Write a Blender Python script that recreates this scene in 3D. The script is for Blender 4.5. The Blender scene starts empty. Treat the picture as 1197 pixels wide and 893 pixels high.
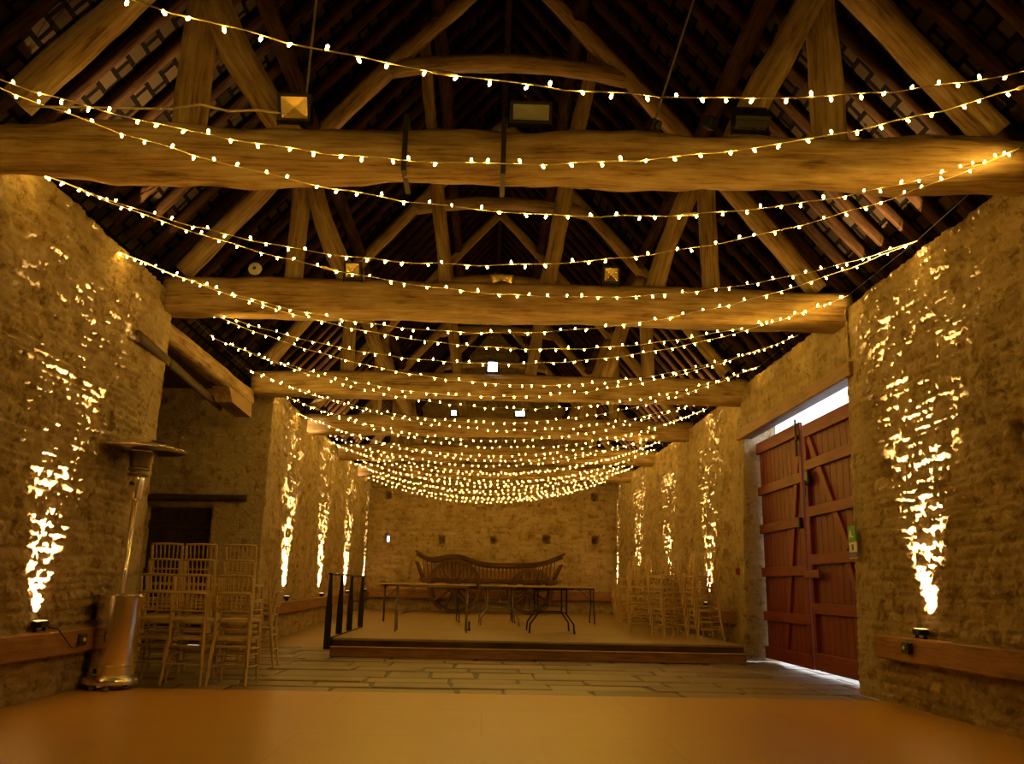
import bpy, math, random
import numpy as np
from mathutils import Vector, Matrix, noise as mnoise
random.seed(7)
S = bpy.context.scene
COL = S.collection
PI = math.pi

# ---------------------------------------------------------------- tagging
def tag(o, label=None, cat=None, group=None, kind=None):
    if label: o['label'] = label
    if cat: o['category'] = cat
    if group: o['group'] = group
    if kind: o['kind'] = kind
    return o
def thing(name, label, cat, loc=(0, 0, 0), rz=0.0, group=None):
    o = bpy.data.objects.new(name, None); COL.objects.link(o)
    o.location = loc; o.rotation_euler = (0, 0, rz); o.empty_display_size = .1
    return tag(o, label, cat, group)
def copy_tree(o, parent=None, kids=None):
    c = o.copy(); COL.objects.link(c)
    if parent: c.parent = parent
    for ch in o.children: copy_tree(ch, c)
    return c

# ---------------------------------------------------------------- mesh builder
class MB:
    def __init__(s): s.v = []; s.f = []; s.uv = []
    def face(s, idx, uvs=None):
        s.f.append(tuple(idx)); s.uv.append(uvs or [(0, 0)] * len(idx))
    def quad(s, a, b, c, d):
        i = len(s.v); s.v += [tuple(a), tuple(b), tuple(c), tuple(d)]
        a, b, d2 = Vector(a), Vector(b), Vector(d)
        w = (b - a).length; h = (d2 - a).length
        s.face((i, i+1, i+2, i+3), [(0, 0), (w, 0), (w, h), (0, h)])
    def box(s, c, d, rot=None, bev=0.0):
        """axis box, centre c, size d, optional 3x3 rot; bev chamfers the edges"""
        c = Vector(c); hx, hy, hz = d[0]/2, d[1]/2, d[2]/2
        ax = max(range(3), key=lambda k: d[k])
        b = min(bev, hx*.9, hy*.9, hz*.9)
        pts = []
        if b <= 0:
            for sx in (-1, 1):
                for sy in (-1, 1):
                    for sz in (-1, 1): pts.append(Vector((sx*hx, sy*hy, sz*hz)))
            faces = [(0,1,3,2),(4,6,7,5),(0,4,5,1),(2,3,7,6),(0,2,6,4),(1,5,7,3)]
        else:
            idx = {}
            for sx in (-1, 1):
                for sy in (-1, 1):
                    for sz in (-1, 1):
                        for k, off in enumerate(((0,b,b),(b,0,b),(b,b,0))):
                            idx[(sx,sy,sz,k)] = len(pts)
                            pts.append(Vector((sx*(hx-off[0]), sy*(hy-off[1]), sz*(hz-off[2]))))
            g = lambda x,y,z,k: idx[(x,y,z,k)]
            faces = []
            for q in (-1, 1):
                f0 = [g(q,-1,-1,0),g(q,1,-1,0),g(q,1,1,0),g(q,-1,1,0)]
                f1 = [g(-1,q,-1,1),g(-1,q,1,1),g(1,q,1,1),g(1,q,-1,1)]
                f2 = [g(-1,-1,q,2),g(1,-1,q,2),g(1,1,q,2),g(-1,1,q,2)]
                for f in (f0,f1,f2): faces.append(tuple(f if q > 0 else f[::-1]))
            for a_ in (-1,1):
                for b_ in (-1,1):
                    faces.append((g(-1,a_,b_,1),g(1,a_,b_,1),g(1,a_,b_,2),g(-1,a_,b_,2)))
                    faces.append((g(a_,-1,b_,0),g(a_,1,b_,0),g(a_,1,b_,2),g(a_,-1,b_,2)))
                    faces.append((g(a_,b_,-1,0),g(a_,b_,1,0),g(a_,b_,1,1),g(a_,b_,-1,1)))
                    for c_ in (-1,1): faces.append((g(a_,b_,c_,0),g(a_,b_,c_,1),g(a_,b_,c_,2)))
        n0 = len(s.v)
        M = rot if rot is not None else Matrix.Identity(3)
        s.v += [tuple(c + M @ p) for p in pts]
        o1, o2 = [k for k in range(3) if k != ax]
        r0 = (c.x*1.7 + c.y*.9 + c.z*2.3)
        for f in faces:
            uv = []
            a, b2, c2 = pts[f[0]], pts[f[1]], pts[f[2]]
            n = (b2-a).cross(c2-a)
            side = o2 if abs(n[o1]) > abs(n[o2]) else o1
            for i in f: uv.append((pts[i][ax] + r0, pts[i][side] + r0*.37))
            s.face([n0+i for i in f], uv)
    def tube(s, pts, r, n=8, cap=True, rings=None, sq=None, up=None):
        """swept tube; r scalar or list"""
        pts = [Vector(p) for p in pts]; m = len(pts)
        if not isinstance(r, (list, tuple)): r = [r]*m
        n0 = len(s.v); L = 0
        ref = Vector(up) if up else Vector((0, 0, 1))
        tans = []
        for i in range(m):
            t = (pts[min(i+1, m-1)] - pts[max(i-1, 0)]).normalized(); tans.append(t)
        if abs(tans[0].dot(ref)) > .95: ref = Vector((1, 0, 0)) if abs(tans[0].x) < .9 else Vector((0, 1, 0))
        x = (ref - tans[0]*ref.dot(tans[0])).normalized()
        us = []
        for i in range(m):
            t = tans[i]
            x = (x - t*x.dot(t)).normalized(); y = t.cross(x)
            for k in range(n):
                a = 2*PI*(k+.5)/n
                s.v.append(tuple(pts[i] + (x*math.cos(a) + y*math.sin(a))*r[i]))
            if i: L += (pts[i]-pts[i-1]).length
            us.append(L)
        for i in range(m-1):
            for k in range(n):
                k2 = (k+1) % n
                v0, v1 = k*r[i]*6.28/n, (k+1)*r[i]*6.28/n
                s.face((n0+i*n+k, n0+i*n+k2, n0+(i+1)*n+k2, n0+(i+1)*n+k),
                       [(us[i], v0), (us[i], v1), (us[i+1], v1), (us[i+1], v0)])
        if cap:
            s.face([n0+k for k in range(n)][::-1]); s.face([n0+(m-1)*n+k for k in range(n)])
    def lathe(s, prof, c=(0, 0, 0), n=32, axis=None, cap=True):
        """prof list of (r,z); around z through c (axis: 3x3)"""
        c = Vector(c); n0 = len(s.v); M = axis or Matrix.Identity(3)
        for r, z in prof:
            for k in range(n):
                a = 2*PI*k/n
                s.v.append(tuple(c + M @ Vector((r*math.cos(a), r*math.sin(a), z))))
        for i in range(len(prof)-1):
            for k in range(n):
                k2 = (k+1) % n
                s.face((n0+i*n+k, n0+i*n+k2, n0+(i+1)*n+k2, n0+(i+1)*n+k),
                       [(k/n, prof[i][1]), (k2/n, prof[i][1]), (k2/n, prof[i+1][1]), (k/n, prof[i+1][1])])
        if cap:
            if prof[0][0] > 1e-5: s.face([n0+k for k in range(n)][::-1])
            if prof[-1][0] > 1e-5: s.face([n0+(len(prof)-1)*n+k for k in range(n)])
    def beam(s, p0, p1, w, h, up=(0, 0, 1), seg=.14, amp=.012, seed=0, curve=(0, 0, 0), p=3.2, taper=1.0, n=14, skew=0):
        """hewn timber: superellipse section w (sideways) x h (up), rough"""
        p0, p1 = Vector(p0), Vector(p1); d = p1-p0; L = d.length; t = d.normalized()
        u = Vector(up); u = (u - t*u.dot(t)).normalized(); sd = t.cross(u)
        m = max(2, int(L/seg)+1); n0 = len(s.v); cv = Vector(curve)
        for i in range(m+1):
            f = i/m; base = p0 + d*f + cv*(4*f*(1-f)); k_ = 1 + (taper-1)*f
            for j in range(n):
                a = 2*PI*(j+.5)/n; ca, sa = math.cos(a), math.sin(a)
                q = (abs(ca)**p + abs(sa)**p)**(-1/p)
                x, y = ca*q*w/2*k_, sa*q*h/2*k_
                nn = mnoise.noise(Vector((f*L*1.1+seed*7.3, ca*1.1, sa*1.1+seed)))*amp*1.8 + \
                     mnoise.noise(Vector((f*L*4+seed*3.1, ca*2.5, sa*2.5)))*amp*.7
                k2 = 1 + nn/max(.02, math.hypot(x, y))
                s.v.append(tuple(base + sd*x*k2 + u*y*k2))
        per = 2*(w+h)
        for i in range(m):
            for j in range(n):
                j2 = (j+1) % n
                u0, u1 = i/m*L+seed*3.7, (i+1)/m*L+seed*3.7
                v0, v1 = per*j/n+seed, per*(j+1)/n+seed
                s.face((n0+i*n+j, n0+i*n+j2, n0+(i+1)*n+j2, n0+(i+1)*n+j), [(u0,v0),(u0,v1),(u1,v1),(u1,v0)])
        s.face([n0+j for j in range(n)][::-1]); s.face([n0+m*n+j for j in range(n)])
    def poly(s, pts2, z0, z1, M=None, o=(0, 0, 0)):
        """extruded polygon: pts2 in xy, from z0 to z1"""
        M = M or Matrix.Identity(3); o = Vector(o); n = len(pts2); n0 = len(s.v)
        for z in (z0, z1):
            for x, y in pts2: s.v.append(tuple(o + M @ Vector((x, y, z))))
        s.face([n0+i for i in range(n)][::-1]); s.face([n0+n+i for i in range(n)])
        for i in range(n):
            j = (i+1) % n; s.face((n0+i, n0+j, n0+n+j, n0+n+i), [(0,0),(1,0),(1,.1),(0,.1)])
    def mesh(s, name, mat, smooth=False):
        me = bpy.data.meshes.new(name); me.from_pydata(s.v, [], s.f)
        uvl = me.uv_layers.new(name='UVMap')
        flat = np.array([c for f in s.uv for uv in f for c in uv], dtype=np.float32)
        uvl.data.foreach_set('uv', flat)
        me.materials.append(mat)
        if smooth: me.polygons.foreach_set('use_smooth', [True]*len(me.polygons))
        me.update(); return me
    def build(s, name, mat, parent=None, smooth=False, loc=None):
        o = bpy.data.objects.new(name, s.mesh(name, mat, smooth)); COL.objects.link(o)
        if parent: o.parent = parent
        if loc: o.location = loc
        return o
def auto(o, ang=40):
    me = o.data
    me.polygons.foreach_set('use_smooth', [True]*len(me.polygons))
    try: me.set_sharp_from_angle(angle=math.radians(ang))
    except Exception: pass
    return o

# ---------------------------------------------------------------- materials
def newmat(name):
    m = bpy.data.materials.new(name); m.use_nodes = True
    nt = m.node_tree; b = nt.nodes['Principled BSDF']
    return m, nt, b
def N(nt, t, **k):
    n = nt.nodes.new(t)
    for a, v in k.items():
        if a in n.inputs: n.inputs[a].default_value = v
        else: setattr(n, a, v)
    return n
def plain(name, col, rough=.5, metal=0.0, emit=None, es=0.0, bump=0.0, bscale=60, var=0.0):
    m, nt, b = newmat(name)
    b.inputs['Base Color'].default_value = (*col, 1); b.inputs['Roughness'].default_value = rough
    b.inputs['Metallic'].default_value = metal
    if emit:
        b.inputs['Emission Color'].default_value = (*emit, 1); b.inputs['Emission Strength'].default_value = es
    if bump or var:
        tc = N(nt, 'ShaderNodeTexCoord'); no = N(nt, 'ShaderNodeTexNoise', Scale=bscale, Detail=4.0)
        nt.links.new(tc.outputs['Object'], no.inputs['Vector'])
        if bump:
            bp = N(nt, 'ShaderNodeBump', Strength=bump, Distance=.01)
            nt.links.new(no.outputs['Fac'], bp.inputs['Height']); nt.links.new(bp.outputs['Normal'], b.inputs['Normal'])
        if var:
            mx = N(nt, 'ShaderNodeMix', data_type='RGBA')
            mx.inputs[6].default_value = (*[c*(1-var) for c in col], 1); mx.inputs[7].default_value = (*[min(1, c*(1+var)) for c in col], 1)
            nt.links.new(no.outputs['Fac'], mx.inputs[0]); nt.links.new(mx.outputs[2], b.inputs['Base Color'])
    return m
def ramp(nt, stops):
    r = nt.nodes.new('ShaderNodeValToRGB')
    e = r.color_ramp.elements
    while len(e) < len(stops): e.new(.5)
    for el, (p, c) in zip(e, stops): el.position = p; el.color = (*c, 1)
    return r
def wood(name, dark, mid, light, rough=.7, gscale=1.0, bump=.5, spec=.3):
    m, nt, b = newmat(name); L = nt.links.new
    uv = N(nt, 'ShaderNodeUVMap'); mp = N(nt, 'ShaderNodeMapping'); mp.inputs['Scale'].default_value = (2.2*gscale, 30*gscale, 1)
    L(uv.outputs[0], mp.inputs[0])
    n1 = N(nt, 'ShaderNodeTexNoise', Scale=1.0, Detail=6.0, Roughness=.65, Distortion=.6); L(mp.outputs[0], n1.inputs['Vector'])
    mp2 = N(nt, 'ShaderNodeMapping'); mp2.inputs['Scale'].default_value = (1.6, 3.5, 1); L(uv.outputs[0], mp2.inputs[0])
    n2 = N(nt, 'ShaderNodeTexNoise', Scale=1.0, Detail=5.0, Roughness=.6); L(mp2.outputs[0], n2.inputs['Vector'])
    mx = N(nt, 'ShaderNodeMath', operation='MULTIPLY_ADD'); L(n1.outputs['Fac'], mx.inputs[0]); mx.inputs[1].default_value = .55
    m2 = N(nt, 'ShaderNodeMath', operation='MULTIPLY'); L(n2.outputs['Fac'], m2.inputs[0]); m2.inputs[1].default_value = .45
    L(m2.outputs[0], mx.inputs[2])
    r = ramp(nt, [(.36, dark), (.48, mid), (.63, light)]); L(mx.outputs[0], r.inputs[0]); L(r.outputs[0], b.inputs['Base Color'])
    b.inputs['Roughness'].default_value = rough; b.inputs['Specular IOR Level'].default_value = spec
    bp = N(nt, 'ShaderNodeBump', Strength=bump, Distance=.012); L(mx.outputs[0], bp.inputs['Height']); L(bp.outputs['Normal'], b.inputs['Normal'])
    return m

def stone_mat():
    m, nt, b = newmat('rubble_stone'); L = nt.links.new
    at_ = N(nt, 'ShaderNodeAttribute', attribute_name='tone'); mo = N(nt, 'ShaderNodeAttribute', attribute_name='mortar')
    tc = N(nt, 'ShaderNodeTexCoord')
    n1 = N(nt, 'ShaderNodeTexNoise', Scale=2.2, Detail=7.0, Roughness=.65); L(tc.outputs['Object'], n1.inputs['Vector'])
    n2 = N(nt, 'ShaderNodeTexNoise', Scale=26.0, Detail=5.0, Roughness=.6); L(tc.outputs['Object'], n2.inputs['Vector'])
    a = N(nt, 'ShaderNodeMath', operation='MULTIPLY_ADD'); L(at_.outputs['Fac'], a.inputs[0]); a.inputs[1].default_value = .24
    a2 = N(nt, 'ShaderNodeMath', operation='MULTIPLY_ADD'); L(n1.outputs['Fac'], a2.inputs[0]); a2.inputs[1].default_value = .75
    a3 = N(nt, 'ShaderNodeMath', operation='MULTIPLY'); L(n2.outputs['Fac'], a3.inputs[0]); a3.inputs[1].default_value = .3
    L(a3.outputs[0], a2.inputs[2]); L(a2.outputs[0], a.inputs[2])
    r = ramp(nt, [(.34, (.19, .12, .055)), (.52, (.41, .29, .15)), (.68, (.57, .43, .25)), (.85, (.68, .55, .35))]); L(a.outputs[0], r.inputs[0])
    mx = N(nt, 'ShaderNodeMix', data_type='RGBA'); L(r.outputs[0], mx.inputs[6]); mx.inputs[7].default_value = (.52, .40, .24, 1)
    mm = N(nt, 'ShaderNodeMath', operation='MULTIPLY'); L(mo.outputs['Fac'], mm.inputs[0]); mm.inputs[1].default_value = .6
    L(mm.outputs[0], mx.inputs[0]); L(mx.outputs[2], b.inputs['Base Color'])
    b.inputs['Roughness'].default_value = .85; b.inputs['Specular IOR Level'].default_value = .25
    n4 = N(nt, 'ShaderNodeTexNoise', Scale=6.5, Detail=6.0, Roughness=.7); L(tc.outputs['Object'], n4.inputs['Vector'])
    rp = ramp(nt, [(.36, (.55, .49, .41)), (.47, (1, 1, 1))]); L(n4.outputs['Fac'], rp.inputs[0])  # noise blotches paint the shade of wall pits into the colour
    mp4 = N(nt, 'ShaderNodeMix', data_type='RGBA', blend_type='MULTIPLY'); mp4.inputs[0].default_value = 1
    L(mx.outputs[2], mp4.inputs[6]); L(rp.outputs[0], mp4.inputs[7]); L(mp4.outputs[2], b.inputs['Base Color'])
    n3 = N(nt, 'ShaderNodeTexNoise', Scale=11.0, Detail=8.0, Roughness=.72, Distortion=.4); L(tc.outputs['Object'], n3.inputs['Vector'])
    bp = N(nt, 'ShaderNodeBump', Strength=1.0, Distance=.07); L(n3.outputs['Fac'], bp.inputs['Height']); L(bp.outputs['Normal'], b.inputs['Normal'])
    return m
STONE = stone_mat()
OAK = wood('hewn_oak', (.12, .065, .028), (.38, .25, .125), (.58, .44, .27), .75, bump=.9, spec=.12)
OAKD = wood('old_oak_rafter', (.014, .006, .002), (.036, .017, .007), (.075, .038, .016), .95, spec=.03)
RAILW = wood('dado_rail_oak', (.12, .055, .018), (.26, .125, .045), (.38, .2, .08), .5)
DARKW = wood('dark_timber', (.02, .01, .005), (.06, .03, .012), (.11, .055, .022), .7)
WAGW = wood('waggon_timber', (.035, .016, .007), (.10, .048, .02), (.18, .09, .038), .65)
TOPW = wood('table_plywood', (.45, .3, .13), (.6, .42, .19), (.7, .52, .26), .4)
CHW = wood('limewashed_beech', (.46, .33, .17), (.62, .46, .25), (.7, .55, .33), .42, gscale=1.5, bump=.1)
REDP = wood('red_painted_boards', (.09, .009, .006), (.16, .018, .01), (.22, .03, .016), .5, bump=.35)
REDP2 = wood('red_painted_ledges', (.12, .013, .008), (.20, .026, .014), (.26, .042, .022), .5, bump=.3)
DOORW = wood('brown_plank_door', (.012, .006, .004), (.04, .02, .01), (.07, .035, .017), .6)
STEEL = plain('brushed_steel', (.92, .84, .68), .17, 1.0)
STEELD = plain('grey_tube_steel', (.28, .25, .21), .4, .8)
BLKM = plain('black_metal', (.012, .011, .01), .45, .3)
BLK = plain('black_plastic', (.015, .014, .013), .45)
GREYP = plain('grey_glass', (.32, .32, .3), .25)
WHT = plain('white_plastic', (.75, .72, .62), .4)
IRON = plain('wrought_iron', (.05, .038, .028), .6, .5, bump=.4)
CABLE = plain('clear_white_cable', (.75, .62, .36), .4)
GRN = plain('green_sign', (.03, .3, .05), .4)
BLU = plain('violet_blue_band', (.12, .09, .32), .4)
REDPL = plain('red_plastic', (.4, .02, .02), .35)
RUBBER = plain('castor_rubber', (.3, .24, .15), .5)
BULB = plain('warm_led', (1, .8, .4), .3, emit=(1, .575, .075), es=62.0)
LENS = plain('uplight_lens', (1, .9, .6), .2, emit=(1, .72, .3), es=.9)
COOL = plain('cool_lamp_glass', (1, 1, 1), .2, emit=(.75, .85, 1), es=9.0)
WARMG = plain('gilded_reflector', (.75, .55, .25), .25, .9)

def paving_mat():
    m, nt, b = newmat('stone_flags'); L = nt.links.new
    tc = N(nt, 'ShaderNodeTexCoord'); ge = N(nt, 'ShaderNodeNewGeometry'); sp = N(nt, 'ShaderNodeSeparateXYZ'); L(tc.outputs['Object'], sp.inputs[0])
    n1 = N(nt, 'ShaderNodeTexNoise', Scale=1.1, Detail=3.0); L(tc.outputs['Object'], n1.inputs['Vector'])
    n2 = N(nt, 'ShaderNodeTexNoise', Scale=6.0, Detail=7.0, Roughness=.65); L(tc.outputs['Object'], n2.inputs['Vector'])
    a1 = N(nt, 'ShaderNodeMath', operation='MULTIPLY_ADD'); L(n1.outputs['Fac'], a1.inputs[0]); a1.inputs[1].default_value = .6
    a2 = N(nt, 'ShaderNodeMath', operation='MULTIPLY'); L(n2.outputs['Fac'], a2.inputs[0]); a2.inputs[1].default_value = .35; L(a2.outputs[0], a1.inputs[2])
    a3 = N(nt, 'ShaderNodeMath', operation='MULTIPLY_ADD'); L(ge.outputs['Random Per Island'], a3.inputs[0]); a3.inputs[1].default_value = .22; L(a1.outputs[0], a3.inputs[2])
    r = ramp(nt, [(.36, (.15, .105, .06)), (.58, (.28, .205, .12)), (.8, (.42, .32, .2))]); L(a3.outputs[0], r.inputs[0])
    # joints below the slab surface are coloured dark
    lt = N(nt, 'ShaderNodeMath', operation='LESS_THAN'); L(sp.outputs['Z'], lt.inputs[0]); lt.inputs[1].default_value = -.0142
    mx = N(nt, 'ShaderNodeMix', data_type='RGBA'); L(lt.outputs[0], mx.inputs[0]); L(r.outputs[0], mx.inputs[6]); mx.inputs[7].default_value = (.03, .019, .01, 1)
    L(mx.outputs[2], b.inputs['Base Color'])
    rr = N(nt, 'ShaderNodeMapRange'); L(n2.outputs['Fac'], rr.inputs['Value']); rr.inputs['To Min'].default_value = .28; rr.inputs['To Max'].default_value = .6
    L(rr.outputs[0], b.inputs['Roughness'])
    bp = N(nt, 'ShaderNodeBump', Strength=.6, Distance=.02); L(n2.outputs['Fac'], bp.inputs['Height']); L(bp.outputs['Normal'], b.inputs['Normal'])
    return m
PAVE = paving_mat()
def floor_mat(name, c1, c2, r0, r1, stretch, bump, seams=0):
    m, nt, b = newmat(name); L = nt.links.new
    tc = N(nt, 'ShaderNodeTexCoord'); mp = N(nt, 'ShaderNodeMapping'); mp.inputs['Scale'].default_value = stretch
    L(tc.outputs['Object'], mp.inputs[0])
    n = N(nt, 'ShaderNodeTexNoise', Scale=1.0, Detail=7.0, Roughness=.6); L(mp.outputs[0], n.inputs['Vector'])
    r = ramp(nt, [(.32, c1), (.68, c2)]); L(n.outputs['Fac'], r.inputs[0])
    last = r.outputs[0]
    if seams:
        br = N(nt, 'ShaderNodeTexBrick', Scale=1.0); L(tc.outputs['Object'], br.inputs['Vector'])
        br.inputs['Brick Width'].default_value = 2.44; br.inputs['Row Height'].default_value = 1.22; br.inputs['Mortar Size'].default_value = .004
        br.inputs['Color1'].default_value = (1, 1, 1, 1); br.inputs['Color2'].default_value = (.98, .98, .98, 1); br.inputs['Mortar'].default_value = (.72, .72, .72, 1)
        mx = N(nt, 'ShaderNodeMix', data_type='RGBA', blend_type='MULTIPLY'); mx.inputs[0].default_value = 1
        L(last, mx.inputs[6]); L(br.outputs['Color'], mx.inputs[7]); last = mx.outputs[2]
    L(last, b.inputs['Base Color'])
    mr = N(nt, 'ShaderNodeMapRange'); L(n.outputs['Fac'], mr.inputs['Value']); mr.inputs['To Min'].default_value = r0; mr.inputs['To Max'].default_value = r1
    L(mr.outputs[0], b.inputs['Roughness'])
    bp = N(nt, 'ShaderNodeBump', Strength=bump, Distance=.01); L(n.outputs['Fac'], bp.inputs['Height']); L(bp.outputs['Normal'], b.inputs['Normal'])
    return m
FLOOR = floor_mat('oiled_floor_boards', (.54, .285, .06), (.60, .335, .08), .3, .42, (.7, 2.2, 1), .03, 1)
STAGE = floor_mat('stage_boards', (.3, .2, .085), (.44, .31, .15), .4, .6, (.8, 5, 1), .1, 1)
def roof_mat():
    m, nt, b = newmat('stone_tile_underside'); L = nt.links.new
    uv = N(nt, 'ShaderNodeUVMap')
    br = N(nt, 'ShaderNodeTexBrick', Scale=1.0); L(uv.outputs[0], br.inputs['Vector'])
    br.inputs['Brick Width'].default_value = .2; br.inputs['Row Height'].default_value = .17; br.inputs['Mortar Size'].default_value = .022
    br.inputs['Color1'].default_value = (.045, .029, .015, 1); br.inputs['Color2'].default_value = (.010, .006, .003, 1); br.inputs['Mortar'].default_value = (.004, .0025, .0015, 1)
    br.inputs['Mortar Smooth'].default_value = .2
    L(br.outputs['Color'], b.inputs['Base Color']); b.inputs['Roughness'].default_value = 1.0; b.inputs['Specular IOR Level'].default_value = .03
    inv = N(nt, 'ShaderNodeMath', operation='MULTIPLY'); L(br.outputs['Fac'], inv.inputs[0]); inv.inputs[1].default_value = -1
    bp = N(nt, 'ShaderNodeBump', Strength=1, Distance=.03); L(inv.outputs[0], bp.inputs['Height']); L(bp.outputs['Normal'], b.inputs['Normal'])
    return m
ROOF = roof_mat()

# ---------------------------------------------------------------- rough stone walls
def vn(x, y, seed):
    xi = np.floor(x).astype(np.int64); yi = np.floor(y).astype(np.int64); fx = x-xi; fy = y-yi
    fx = fx*fx*(3-2*fx); fy = fy*fy*(3-2*fy)
    def h(a, b):
        k = (a*374761393 + b*668265263 + seed*974634777) & 0xffffffff
        k = ((k ^ (k >> 13))*1274126177) & 0xffffffff
        return ((k ^ (k >> 16)) & 0xffff)/65535.0
    return (h(xi, yi)*(1-fx)+h(xi+1, yi)*fx)*(1-fy)+(h(xi, yi+1)*(1-fx)+h(xi+1, yi+1)*fx)*fy
def sstep(a, b, x):
    t = np.clip((x-a)/(b-a), 0, 1); return t*t*(3-2*t)
def rubble(u, z, seed, amp, rowh, ln):
    rng = np.random.RandomState(seed)
    zz = z + .05*(vn(u*1.3, z*.8, seed+1)-.5) + .02*(vn(u*6, z*6, seed+2)-.5)
    uu = u + .05*(vn(u*3, z*4, seed+3)-.5)
    hts = rng.uniform(rowh*.55, rowh*1.5, 200); zb = np.concatenate([[-1.0], -1.0+np.cumsum(hts)])
    row = np.clip(np.searchsorted(zb, zz)-1, 0, 198)
    dz = np.minimum(zz-zb[row], zb[row+1]-zz)
    disp = np.zeros_like(u); tone = np.zeros_like(u); du = np.zeros_like(u)
    umin, umax = uu.min()-1, uu.max()+1
    for r in np.unique(row):
        rr = np.random.RandomState(seed*977+int(r))
        cnt = int((umax-umin)/(ln*.4))+4
        ub = umin + np.cumsum(rr.uniform(ln*.4, ln*1.7, cnt)); ub = np.concatenate([[umin-.1], ub])
        m = row == r
        k = np.clip(np.searchsorted(ub, uu[m])-1, 0, cnt-2)
        du[m] = np.minimum(uu[m]-ub[k], ub[k+1]-uu[m])
        disp[m] = rr.uniform(-1, 1, cnt+1)[k]; tone[m] = rr.uniform(0, 1, cnt+1)[k]
    e = np.minimum(dz, du); face = sstep(0, .028, e)
    d = amp*(face*1.0 + disp*.75*face) + amp*1.5*(vn(u*7, z*9, seed+5)-.5) + amp*1.9*(vn(u*2.3, z*2.6, seed+6)-.5) + amp*1.35*(vn(u*15, z*20, seed+7)-.5) + (amp*1.0*(vn(u*31, z*36, seed+8)-.5) if amp > .015 else amp*.7*(vn(u*20+5, z*24, seed+8)-.5))
    return d, tone, 1-face
def stone_wall(name, path, z0, z1, lean=None, res=.03, amp=.014, rowh=.075, ln=.19, seed=1, holes=(), cuts=(), cap=None, coarse=None, smooth_zone=None, ztop=None):
    """path: plan polyline, room on the RIGHT-hand side when walking it; lean(z)->xy offset added along normal (outwards from room)"""
    P = [np.array(p, float) for p in path]; us = []; seglen = [np.linalg.norm(P[i+1]-P[i]) for i in range(len(P)-1)]
    xs, ys, nx, ny, uu = [], [], [], [], []
    acc = 0
    nrm = []
    for i in range(len(P)-1):
        d = (P[i+1]-P[i])/seglen[i]; nrm.append(np.array([d[1], -d[0]]))
    for i in range(len(P)-1):
        st = res
        t = 0.0; L = seglen[i]; ts = []
        while t < L-1e-6:
            ts.append(t)
            p = P[i]+(P[i+1]-P[i])*t/L
            t += (coarse[1] if coarse and p[1] < coarse[0] else (.034 if coarse and (p[1] < 5.6 or abs(p[0]) > 4.2) else st))
        if i == len(P)-2: ts.append(L)
        for t in ts:
            p = P[i]+(P[i+1]-P[i])*t/L; n = nrm[i]
            if t < 1e-9 and i > 0:
                n = nrm[i-1]+nrm[i]; n = n/np.linalg.norm(n)
            xs.append(p[0]); ys.append(p[1]); nx.append(n[0]); ny.append(n[1]); uu.append(acc+t)
        acc += L
    nz = int((z1-z0)/res)+1; zs = np.linspace(z0, z1, nz)
    U, Z = np.meshgrid(np.array(uu), zs); X = np.tile(xs, (nz, 1)); Y = np.tile(ys, (nz, 1)); NX = np.tile(nx, (nz, 1)); NY = np.tile(ny, (nz, 1))
    d, tone, mort = rubble(U, Z, seed, amp, rowh, ln)
    if smooth_zone is not None:
        k = smooth_zone(X, Y, Z); d = d*(1-.75*k); tone = tone*(1-k)+k*(.75+.15*tone)
    for (hu, hz, hw, hh, hd) in holes:
        m = (1-sstep(hw/2, hw/2+.012, np.abs(U-hu)))*(1-sstep(hh/2, hh/2+.012, np.abs(Z-hz)))
        d = d*(1-m) - hd*m
    X = X+NX*d; Y = Y+NY*d
    if lean is not None: X = X + lean*Z
    nc = len(uu)
    V = np.stack([X, Y, Z], -1).reshape(-1, 3)
    idx = np.arange(nz*nc).reshape(nz, nc)
    F = np.stack([idx[:-1, 1:], idx[:-1, :-1], idx[1:, :-1], idx[1:, 1:]], -1)
    keep = np.ones(F.shape[:2], bool)
    for (a, b, c, e) in cuts:
        uc = (U[:-1, :-1]+U[1:, 1:])/2; zc = (Z[:-1, :-1]+Z[1:, 1:])/2
        keep &= ~((uc > a) & (uc < b) & (zc > c) & (zc < e))
    F = F[keep].reshape(-1, 4)
    ex = []
    if cap:   # top shelf outwards from the room
        n0 = len(V); top = V[idx[-1]]; out = top.copy(); out[:, 0] -= np.array(nx)*cap; out[:, 1] -= np.array(ny)*cap
        V = np.vstack([V, out]); o_ = np.arange(n0, n0+nc)
        ex = np.stack([idx[-1, 1:], idx[-1, :-1], o_[:-1], o_[1:]], -1); F = np.vstack([F, ex])
    me = bpy.data.meshes.new(name)
    me.vertices.add(len(V)); me.vertices.foreach_set('co', V.astype(np.float32).ravel())
    me.loops.add(F.size); me.loops.foreach_set('vertex_index', F.astype(np.int32).ravel())
    me.polygons.add(len(F)); me.polygons.foreach_set('loop_start', np.arange(0, F.size, 4, dtype=np.int32))
    me.polygons.foreach_set('loop_total', np.full(len(F), 4, dtype=np.int32))
    me.polygons.foreach_set('use_smooth', np.ones(len(F), bool))
    me.update(calc_edges=True); me.validate()
    for nm, arr in (('tone', tone), ('mortar', mort)):
        a = me.attributes.new(nm, 'FLOAT', 'POINT'); full = np.zeros(len(me.vertices), np.float32); full[:arr.size] = arr.ravel(); a.data.foreach_set('value', full)
    me.materials.append(STONE)
    o = bpy.data.objects.new(name, me); COL.objects.link(o)
    return tag(o, kind='structure')

ZT = 4.1
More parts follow.
